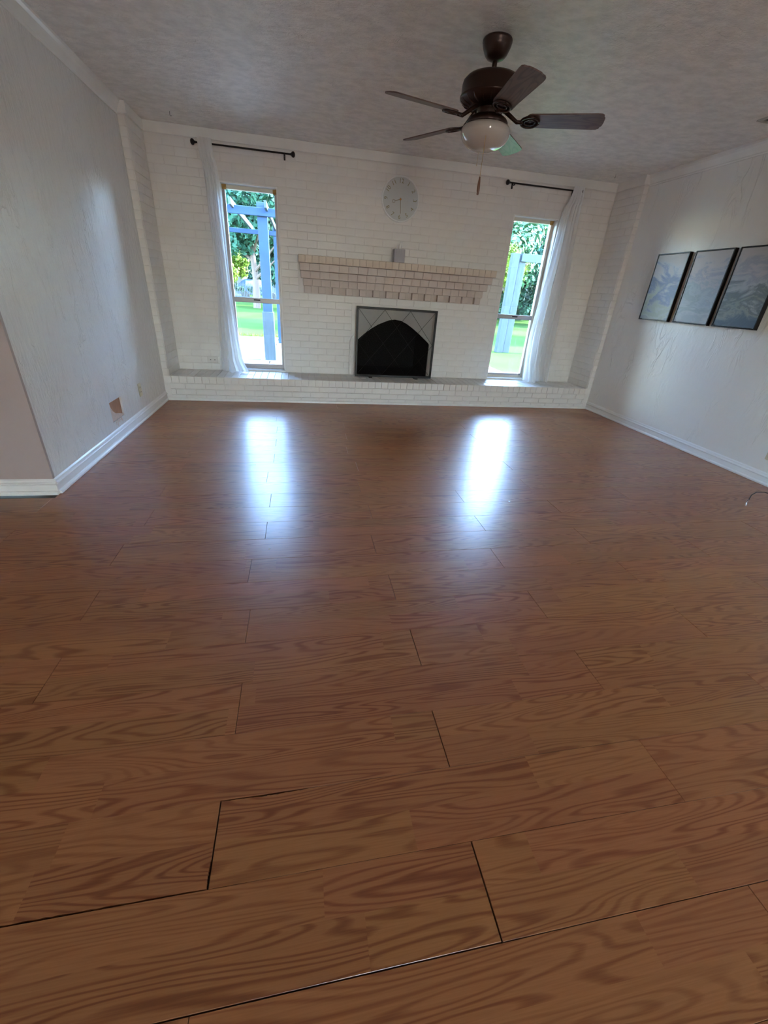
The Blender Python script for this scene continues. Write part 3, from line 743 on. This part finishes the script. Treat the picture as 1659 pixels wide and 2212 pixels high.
outlet('wall_outlet', 'painted-over wide cover plate on the brick beside the left curtain', (-1.005, D-.0025, .367), (0, 0, 0), 2, M['plate_w'], None, True, .072)
outlet('wall_outlet', 'outlet with brown receptacles at the right edge low on the right wall', (XR-.0005, 2.545, .247), (0, 0, -PI/2), 1, M['plate'], M['plate_brown'])
bm = bmesh.new(); box(bm, -.008, .008, -.012, 0, -.03, .03, .002); box(bm, -.004, .004, -.016, -.011, -.016, .016)
tag(fin(bm, 'cable_plate', M['alu'], loc=(3.262, D-.001, .385)), 'narrow dark metal plate on the brick right of the right curtain', 'plate')

# three canvases on the right wall
names = ['leftmost and farthest of three cloudy grey-blue framed canvases on right wall', 'middle one of three cloudy grey-blue framed canvases on right wall', 'nearest of three cloudy canvases, dark grey-blue lower half, at right edge']
for i, (ya, yb) in enumerate(((4.436, 4.036), (3.965, 3.565), (3.512, 3.105))):
    yc = (ya+yb)/2; wd = ya-yb; hh = .605
    t = empty('framed_canvas', (XR-.001, yc, 1.404)); tag(t, names[i], 'painting', 'three framed cloud paintings')
    a, b = -wd/2, wd/2; bm = bmesh.new(); f = .009; dp = .036
    box(bm, -dp, 0, a, a+f, -hh/2, hh/2); box(bm, -dp, 0, b-f, b, -hh/2, hh/2); box(bm, -dp, 0, a+f, b-f, hh/2-f, hh/2); box(bm, -dp, 0, a+f, b-f, -hh/2, -hh/2+f)
    fin(bm, 'frame', M['black'], t)
    bx('canvas', (-dp+.004, -.004, a+f+.003, b-f-.003, -hh/2+f+.003, hh/2-f-.003), canvas_mat(i), t)

# ceiling vent at the right edge
t = empty('ceiling_vent', (3.40, 3.28, H)); tag(t, 'grey slatted air vent in the ceiling at the right edge', 'vent')
bm = bmesh.new(); w_ = .15
box(bm, -w_, w_, -w_, -w_+.025, -.008, 0, .002); box(bm, -w_, w_, w_-.025, w_, -.008, 0, .002); box(bm, -w_, -w_+.025, -w_+.025, w_-.025, -.008, 0); box(bm, w_-.025, w_, -w_+.025, w_-.025, -.008, 0)
fin(bm, 'frame', M['vent'], t); bx('duct', (-w_+.02, w_-.02, -w_+.02, w_-.02, -.0015, -.0005), M['vent_dark'], t)
sl = None
for i in range(9):
    o = bx('slat', (-w_+.025, w_-.025, -.010, .010, -.001, .001), M['vent'], t) if sl is None else link('slat', sl, None, t)
    sl = o.data; o.location = (0, -w_+.042+i*.027, -.0075); o.rotation_euler = (R(30), 0, 0)

# cable on the floor at the right edge
t = empty('cable', (3.40, 2.26, 0)); tag(t, 'short dark cable end with a bright connector on the floor at right edge', 'cable')
bm = bmesh.new(); P0 = [(3.185, 2.215, .008), (3.205, 2.225, .012), (3.26, 2.262, .026), (3.34, 2.295, .034), (3.42, 2.298, .030), (3.50, 2.265, .016), (3.56, 2.20, .005), (3.60, 2.10, .0045), (3.62, 1.9, .0045)]
tube(bm, [Vector(p)-Vector((3.40, 2.26, 0)) for p in P0], .0038, 8); fin(bm, 'wire', M['cord'], t, smooth=True)
bm = bmesh.new(); tube(bm, [(-.240, -.062, .0075), (-.222, -.048, .0085), (-.212, -.042, .011)], [.0055, .0055, .005], 6); tube(bm, [(-.252, -.071, .007), (-.240, -.062, .0075)], .0018, 6)
fin(bm, 'connector', M['chrome'], t)
for (x, y, s) in ((1.345, 2.307, .008), (-.183, 1.848, .005)):
    bm = bmesh.new(); prism(bm, [(-s, -s*.4), (s*.3, -s), (s, .2*s), (-.2*s, s*.8)], 'z', 0, .0015)
    tag(fin(bm, 'paint_flake', M['tissue'], loc=(x, y, .0003)), 'tiny pale flake lying on the wood floor %s' % ('right of the centre' if s > .006 else 'left of the centre'), 'flake')

# ================================================================== CEILING FAN
fan = empty('ceiling_fan', (1.10, 3.062, H)); tag(fan, 'bronze five-blade ceiling fan with a milk glass light globe', 'ceiling fan')
def fl(name, prof, m, seg=48, par=None):
    bm = bmesh.new(); lathe(bm, [(r, z-H) for r, z in prof], seg); return fin(bm, name, m, par or fan, smooth=True)
fl('canopy', [(0, 2.4395), (.076, 2.4395), (.080, 2.434), (.080, 2.425), (.077, 2.420), (.0775, 2.414), (.072, 2.400), (.060, 2.376), (.046, 2.362), (.030, 2.356), (.018, 2.352), (0, 2.352)], M['bronze'])
fl('downrod', [(0, 2.37), (.0135, 2.37), (.0135, 2.30), (0, 2.30)], M['bronze'], 20)
fl('rod_collar', [(0, 2.322), (.018, 2.322), (.024, 2.314), (.026, 2.300), (.030, 2.292), (0, 2.292)], M['bronze'], 24)
fl('motor_housing', [(0, 2.300), (.05, 2.299), (.11, 2.291), (.145, 2.280), (.160, 2.266), (.164, 2.252), (.165, 2.205), (.170, 2.200), (.171, 2.192), (.165, 2.187), (.150, 2.175), (.120, 2.162), (.085, 2.155), (0, 2.155)], M['bronze'])
bm = bmesh.new()
for i in range(20):
    a = 2*PI*i/20; c, s = math.cos(a), math.sin(a)
    tube(bm, [(.160*c, .160*s, 2.186-H), (.140*c, .140*s, 2.168-H), (.112*c, .112*s, 2.158-H)], .004, 5)
fin(bm, 'vent_ribs', M['bronze'], fan)
fl('switch_housing', [(0, 2.158), (.060, 2.158), (.062, 2.150), (.056, 2.144), (.055, 2.118), (.060, 2.112), (0, 2.112)], M['bronze'], 36)
fl('light_fitter', [(0, 2.128), (.050, 2.127), (.090, 2.118), (.112, 2.104), (.121, 2.090), (.122, 2.078), (.115, 2.076), (0, 2.076)], M['bronze'])
fl('globe', [(.112, 2.084), (.118, 2.078), (.134, 2.070), (.143, 2.054), (.143, 2.040), (.136, 2.020), (.122, 2.000), (.100, 1.983), (.072, 1.971), (.040, 1.964), (0, 1.962)], M['globe'])
# blades
def blade_mesh():
    bm = bmesh.new(); x0, x1 = .215, .645; w0, w1 = .056, .066; pts = []
    n = 8
    for i in range(n+1):    # rounded root
        a = PI/2+PI*i/n; pts.append((x0+.03+.03*math.cos(a), w0*math.sin(a)))
    pts = pts[::1]
    low = [(x0+.03, -w0), (x1-.05, -w1), (x1-.025, -w1+.002), (x1-.012, -w1+.012), (x1-.010, -w1+.024), (x1-.002, -w1+.036), (x1, 0)]
    outline = pts + low[1:] + [(x, -y) for x, y in low[-2:0:-1]]
    prism(bm, outline, 'z', -.003, .003)
    bmesh.ops.recalc_face_normals(bm, faces=bm.faces); me = bpy.data.meshes.new('blade'); bm.to_mesh(me); bm.free(); me.materials.append(M['blade']); return me
def iron_mesh():
    bm = bmesh.new()
    tube(bm, [(.085, 0, .050), (.13, 0, .020), (.17, 0, -.008), (.205, 0, -.008)], [.012, .011, .010, .009], 8)
    seg = 24
    for (a, b, r) in ((.052, .046, .006), (.030, .026, .004)):
        tube(bm, [(.242+a*math.cos(2*PI*i/seg), b*math.sin(2*PI*i/seg), -.008) for i in range(seg+1)], r, 6)
    prism(bm, [(.242+.050*math.cos(2*PI*i/seg), .045*math.sin(2*PI*i/seg)) for i in range(seg)], 'z', -.0065, -.0035)
    for sx, sy in ((.225, .02), (.225, -.02), (.268, 0)): tube(bm, [(sx, sy, -.012), (sx, sy, -.006)], .004, 8)
    bmesh.ops.recalc_face_normals(bm, faces=bm.faces); me = bpy.data.meshes.new('blade_iron'); bm.to_mesh(me); bm.free(); me.materials.append(M['bronze'])
    for p in me.polygons: p.use_smooth = True
    return me
bmsh, ims = blade_mesh(), iron_mesh()
for i in range(5):
    a = R(-21+72*i)
    b = link('blade', bmsh, None, fan, (0, 0, 2.105-H)); b.rotation_euler = (Matrix.Rotation(a, 3, 'Z') @ Matrix.Rotation(R(-13), 3, 'X')).to_euler()
    io = link('blade_iron', ims, None, b)
# pull chains
bm = bmesh.new(); tube(bm, [(-.035, -.108, 2.10-H), (-.037, -.118, 2.06-H), (-.040, -.120, 1.82-H)], .0014, 6); fin(bm, 'pull_chain', M['brass'], fan)
bm = bmesh.new(); lathe(bm, [(0, .088), (.004, .086), (.006, .070), (.0085, .040), (.0085, .020), (.006, .010), (.007, .004), (.004, 0), (0, 0)], 16, (-.040, -.120, 1.732-H)); fin(bm, 'chain_fob', M['copper'], fan, smooth=True)
bm = bmesh.new(); tube(bm, [(.02, .118, 2.08-H), (.021, .135, 2.04-H), (.021, .138, 1.925-H)], .0014, 6); fin(bm, 'pull_chain', M['brass'], fan)

# ================================================================== OUTDOORS
lawn = struct(bx('ground_lawn', (-60, 90, D+.2, 140, GY-.3, GY), M['lawn']))
struct(bx('ground_rear', (-60, 90, -60, REAR-.12, GY-.3, GY), M['paving']))
struct(bx('ground_side', (XR+.16, 60, REAR-.12, D+.2, GY-.3, GY), M['lawn']))
struct(bx('ground_side_left', (-60, HALLX-.13, REAR-.12, D+.2, GY-.3, GY), M['lawn']))
patio = empty('patio', (0, 9, GY)); tag(patio, 'pale concrete patio outside the left window', 'patio')
for i in range(-3, 2):
    for (ya, yb) in ((D+.22, 8.72), (8.74, 12.30), (12.32, 13.2)):
        o = bx('slab', (i*2.4-.6+.008, i*2.4+1.8-.008, ya, yb, GY-.02, GY+.05), M['paving'], bev=.004); child(o, patio)
PZ = GY+.05
rg = random.Random(5); bm = bmesh.new()
for i in range(2600):
    x = rg.uniform(-5, 3.9); y = 13.24+abs(rg.gauss(0, .12)); hgt = rg.uniform(.05, .16); a = rg.uniform(0, PI); dx, dy = .012*math.cos(a), .012*math.sin(a); l_ = rg.uniform(-.05, .05)
    bm.faces.new([bm.verts.new(p) for p in ((x-dx, y-dy, GY), (x+dx, y+dy, GY), (x+l_, y+l_*.3, GY+hgt))])
o = fin(bm, 'grass_edge', M['leaf_l']); o['kind'] = 'stuff'; tag(o, 'ragged tall grass along the patio edge', 'grass')

# pergola
perg = empty('pergola', (-.58, 9, PZ)); tag(perg, 'wooden pergola, blue sky shade in its colour, standing on the patio outside the left window', 'pergola')
def pg(nm, d, m=None, bev=.006, **k):
    return child(bx(nm, d, m or M['post'], bev=bev, **k), perg)
for (x, y, w_) in ((-.585, 9.0, .17), (-.475, 11.8, .15), (-3.3, 9.0, .17), (-3.2, 11.8, .15), (2.13, 9.0, .17)):
    p = pg('post', (x-w_/2, x+w_/2, y-w_/2, y+w_/2, PZ, 2.40))
    if y < 10: pg('post_wrap', (x-w_/2-.018, x+w_/2+.018, y-w_/2-.018, y+w_/2+.018, PZ, .72), M['post_pale'])
    pg('base_plate', (x-.19, x+.19, y-.16, y+.16, PZ, PZ+.012), M['alu'])
pg('beam', (-6, 3.2, 8.86, 8.91, 2.195, 2.315)); pg('beam', (-6, 3.2, 11.70, 11.75, 2.165, 2.255))
for i in range(-8, 6):
    x = -1.05+i*.55
    pg('rafter', (x-.02, x+.02, 8.5, 12.3, 2.27, 2.37), M['post_pale'], bev=.004)
# arbor outside the right window
arb = empty('arbor', (5.95, 12.6, GY)); tag(arb, 'pale weathered arbor of paired posts in the lawn outside the right window', 'arbor')
for (x, y) in ((5.87, 12.6), (6.10, 12.66), (8.6, 12.6), (8.83, 12.66)):
    child(bx('post', (x-.10, x+.10, y-.09, y+.09, GY, 2.36), M['post_pale'], bev=.006), arb)
child(bx('crossbeam', (6.03, 9.0, 12.50, 12.56, 2.17, 2.36), M['post_pale'], bev=.004), arb)
child(bx('spacer', (5.96, 6.0, 12.5, 12.72, .9, 1.15), M['post_pale'], bev=.004), arb)

# trees
def leaf_cloud(n, rx, ry, rz, clumps, size, seed):
    r_ = random.Random(seed); verts = []; faces = []
    cl = []
    for _ in range(clumps):
        while True:
            p = Vector((r_.uniform(-1, 1), r_.uniform(-1, 1), r_.uniform(-1, 1)))
            if p.length < 1: break
        cl.append((Vector((p.x*rx*.8, p.y*ry*.8, p.z*rz*.8)), r_.uniform(.22, .38)*min(rx, rz)))
    for i in range(n):
        c, rr = cl[i % clumps]
        d = Vector((r_.gauss(0, 1), r_.gauss(0, 1), r_.gauss(0, 1))).normalized()*rr*r_.uniform(.5, 1.05)
        p = c+d; nrm = (d.normalized()+Vector((r_.uniform(-.7, .7), r_.uniform(-.7, .7), r_.uniform(-.4, .9)))).normalized()
        a = nrm.orthogonal().normalized(); b = nrm.cross(a); th = r_.uniform(0, PI); a, b = a*math.cos(th)+b*math.sin(th), b*math.cos(th)-a*math.sin(th)
        s = size*r_.uniform(.6, 1.3); k = len(verts)
        verts += [p-a*s, p+b*s*.5, p+a*s, p-b*s*.5]; faces.append((k, k+1, k+2, k+3))
    me = bpy.data.meshes.new('foliage'); me.from_pydata(verts, [], faces); return me
def trunk_mesh(h, r0, seed):
    r_ = random.Random(seed); bm = bmesh.new()
    pts = [(0, 0, 0), (.05, 0, h*.35), (-.05, .05, h*.7), (.1, 0, h)]; tube(bm, pts, [r0, r0*.8, r0*.65, r0*.4], 10)
    for i in range(6):
        a = r_.uniform(0, 2*PI); z = h*r_.uniform(.35, .75); L = h*r_.uniform(.3, .5)
        tube(bm, [(0, 0, z), (L*.5*math.cos(a), L*.5*math.sin(a), z+L*.35), (L*math.cos(a), L*math.sin(a), z+L*.75)], [r0*.45, r0*.3, r0*.12], 7)
    bmesh.ops.recalc_face_normals(bm, faces=bm.faces); me = bpy.data.meshes.new('trunk'); bm.to_mesh(me); bm.free(); me.materials.append(M['bark']); return me
def fol(me, m):
    me.materials.append(m); return me
F1 = fol(leaf_cloud(15000, 4.2, 3.2, 3.0, 40, .17, 1), M['leaf']); F2 = fol(leaf_cloud(9000, 2.6, 2.2, 1.9, 26, .13, 2), M['leaf_l']); F3 = fol(leaf_cloud(13000, 4.0, 3.0, 3.2, 34, .16, 3), M['leaf_s'])
F4 = fol(leaf_cloud(9000, 3.2, 2.4, 1.8, 30, .09, 4), M['leaf_l'])
T1 = trunk_mesh(4.5, .22, 1); T2 = trunk_mesh(3.0, .12, 2)
def tree(label, x, y, F, Tm, zc, sc=1, rot=0, fz=1):
    t = empty('tree', (x, y, GY)); tag(t, label, 'tree', 'trees around the lawn')
    tr = link('trunk', Tm, None, t, (0, 0, 0), (0, 0, rot)); f = link('foliage', F, None, t, (0, 0, zc-GY), (0, 0, rot)); f['kind'] = 'stuff'; f.scale = (sc, sc, sc*fz)
    return t
tree('tall broad tree on the lawn, silvery crown over the pergola', -6.2, 33, F3, T1, 5.2, 1.0, 0)
tree('pale-barked forked tree rising behind the pergola beams', -2.6, 30, F1, T1, 5.3, .95, 1)
tree('tall dark tree behind the near pergola post', .6, 36, F1, T1, 5.2, 1.0, 2)
tree('yellow-green round tree by the fence seen through the left window', -6.4, 43, F2, T2, 3.0, 1.15, 0)
tree('dark tall tree behind the fence at the far left', -12.5, 46, F1, T1, 5.0, 1.2, 3)
tree('far dark tree behind the parked car', -3.2, 52, F1, T1, 5.4, 1.25, 4)
tree('tall green-blue tree behind the arbor', 11.5, 27, F3, T1, 4.4, 1.0, 1)
tree('dense dark tree left of the arbor, behind its branches', 15.3, 33, F1, T1, 4.0, 1.1, 2)
tree('yellow-leaved drooping tree just left of the arbor', 8.8, 20, F4, T2, 2.35, .62, 0)
tree('dark tree at the right side beyond the arbor', 17.5, 29, F1, T1, 3.2, 1.0, 5)
tree('low dark tree closing the gap beyond the arbor', 13.0, 36, F1, T1, 1.9, 1.0, 6, .8)
tree('low broad dark tree behind the right lawn', 18.6, 37, F1, T1, 2.0, 1.1, 7, .8)

tree('garden tree between the two windows, shading the lawn', 3.2, 18.5, F3, T1, 5.2, .8, 2)
tree('garden tree near the house to the right, shading the lawn', 13.6, 17.0, F3, T1, 5.0, .75, 4)
tree('garden tree farther back between the windows', 4.2, 29.0, F1, T1, 5.4, 1.0, 4)
# iron fence far behind, with its posts
fence = empty('iron_fence', (-3, 40, GY)); tag(fence, 'dark iron picket fence far across the lawn', 'fence')
bm = bmesh.new()
for i in range(260):
    x = -20+i*.13; box(bm, x-.018, x+.018, 39.98, 40.02, GY, 1.15)
o = child(fin(bm, 'pickets', M['iron']), fence); o['kind'] = 'stuff'
for z in (1.0, .1): child(bx('rail', (-20, 13.8, 39.98, 40.02, z, z+.04), M['iron']), fence)
for i in range(15):
    x = -20+i*2.4; child(bx('post', (x-.04, x+.04, 39.96, 40.04, GY, 1.3), M['iron'], bev=.01), fence)
for hx_ in (-24, -3, 18, 38):
    hb_ = leaf_cloud(14000, 12, 1.6, 2.6, 90, .22, 20+hx_); hb_.materials.append(M['leaf'])
    for vv in hb_.vertices: vv.co.z *= .95
    o = link('hedge', hb_, None, None, (hx_, 62, 1.9)); tag(o, 'tall dense hedge row far behind everything, closing the view', 'hedge', 'tall hedge rows at the back'); o['kind'] = 'stuff'
hm = leaf_cloud(6000, 9, .5, .45, 60, .12, 9); hm.materials.append(M['leaf'])
o = link('hedge', hm, None, None, (-7, 44.5, .7)); tag(o, 'low dark hedge just behind the far iron fence', 'hedge'); o['kind'] = 'stuff'
# parked vehicle and small pale house
car = empty('car', (-3.9, 49, GY)); tag(car, 'blue car parked beyond the iron fence', 'car')
bm = bmesh.new(); prism(bm, [(-2.2, .35), (2.2, .35), (2.25, .75), (2.0, 1.0), (1.2, 1.08), (.7, 1.65), (-1.3, 1.68), (-1.95, 1.1), (-2.25, 1.0)], 'y', -.85, .85)
bmesh.ops.bevel(bm, geom=list(bm.edges), offset=.06, segments=2, affect='EDGES'); fin(bm, 'body', M['car'], car)
for a, b in ((-1.2, -.35), (-.25, .55)): bx('side_window', (a, b, -.87, -.84, 1.12, 1.55), M['carglass'], car)
for wx in (-1.35, 1.35):
    for wy in (-.8, .8):
        bm = bmesh.new(); lathe(bm, [(0, -.1), (.28, -.1), (.33, -.06), (.33, .06), (.28, .1), (0, .1)], 20)
        fin(bm, 'wheel', M['tyre'], car, (wx, wy, .33), (PI/2, 0, 0))
hs = empty('house', (-8.2, 56, GY)); tag(hs, 'small pale house with a low roof beyond the fence', 'house')
bm = bmesh.new(); box(bm, -2.2, 2.2, -2, 2, 0, 2.6); fin(bm, 'walls', M['siding'], hs)
bm = bmesh.new(); prism(bm, [(-2.6, 2.6), (2.6, 2.6), (0, 3.6)], 'y', -2.3, 2.3); fin(bm, 'roof', M['roofing'], hs)
for x in (-1.2, .9): bx('window', (x-.35, x+.35, -2.04, -2, 1.1, 2.0), M['carglass'], hs)
bx('door', (-.2, .5, -2.03, -2, 0, 2.0), M['roofing'], hs)
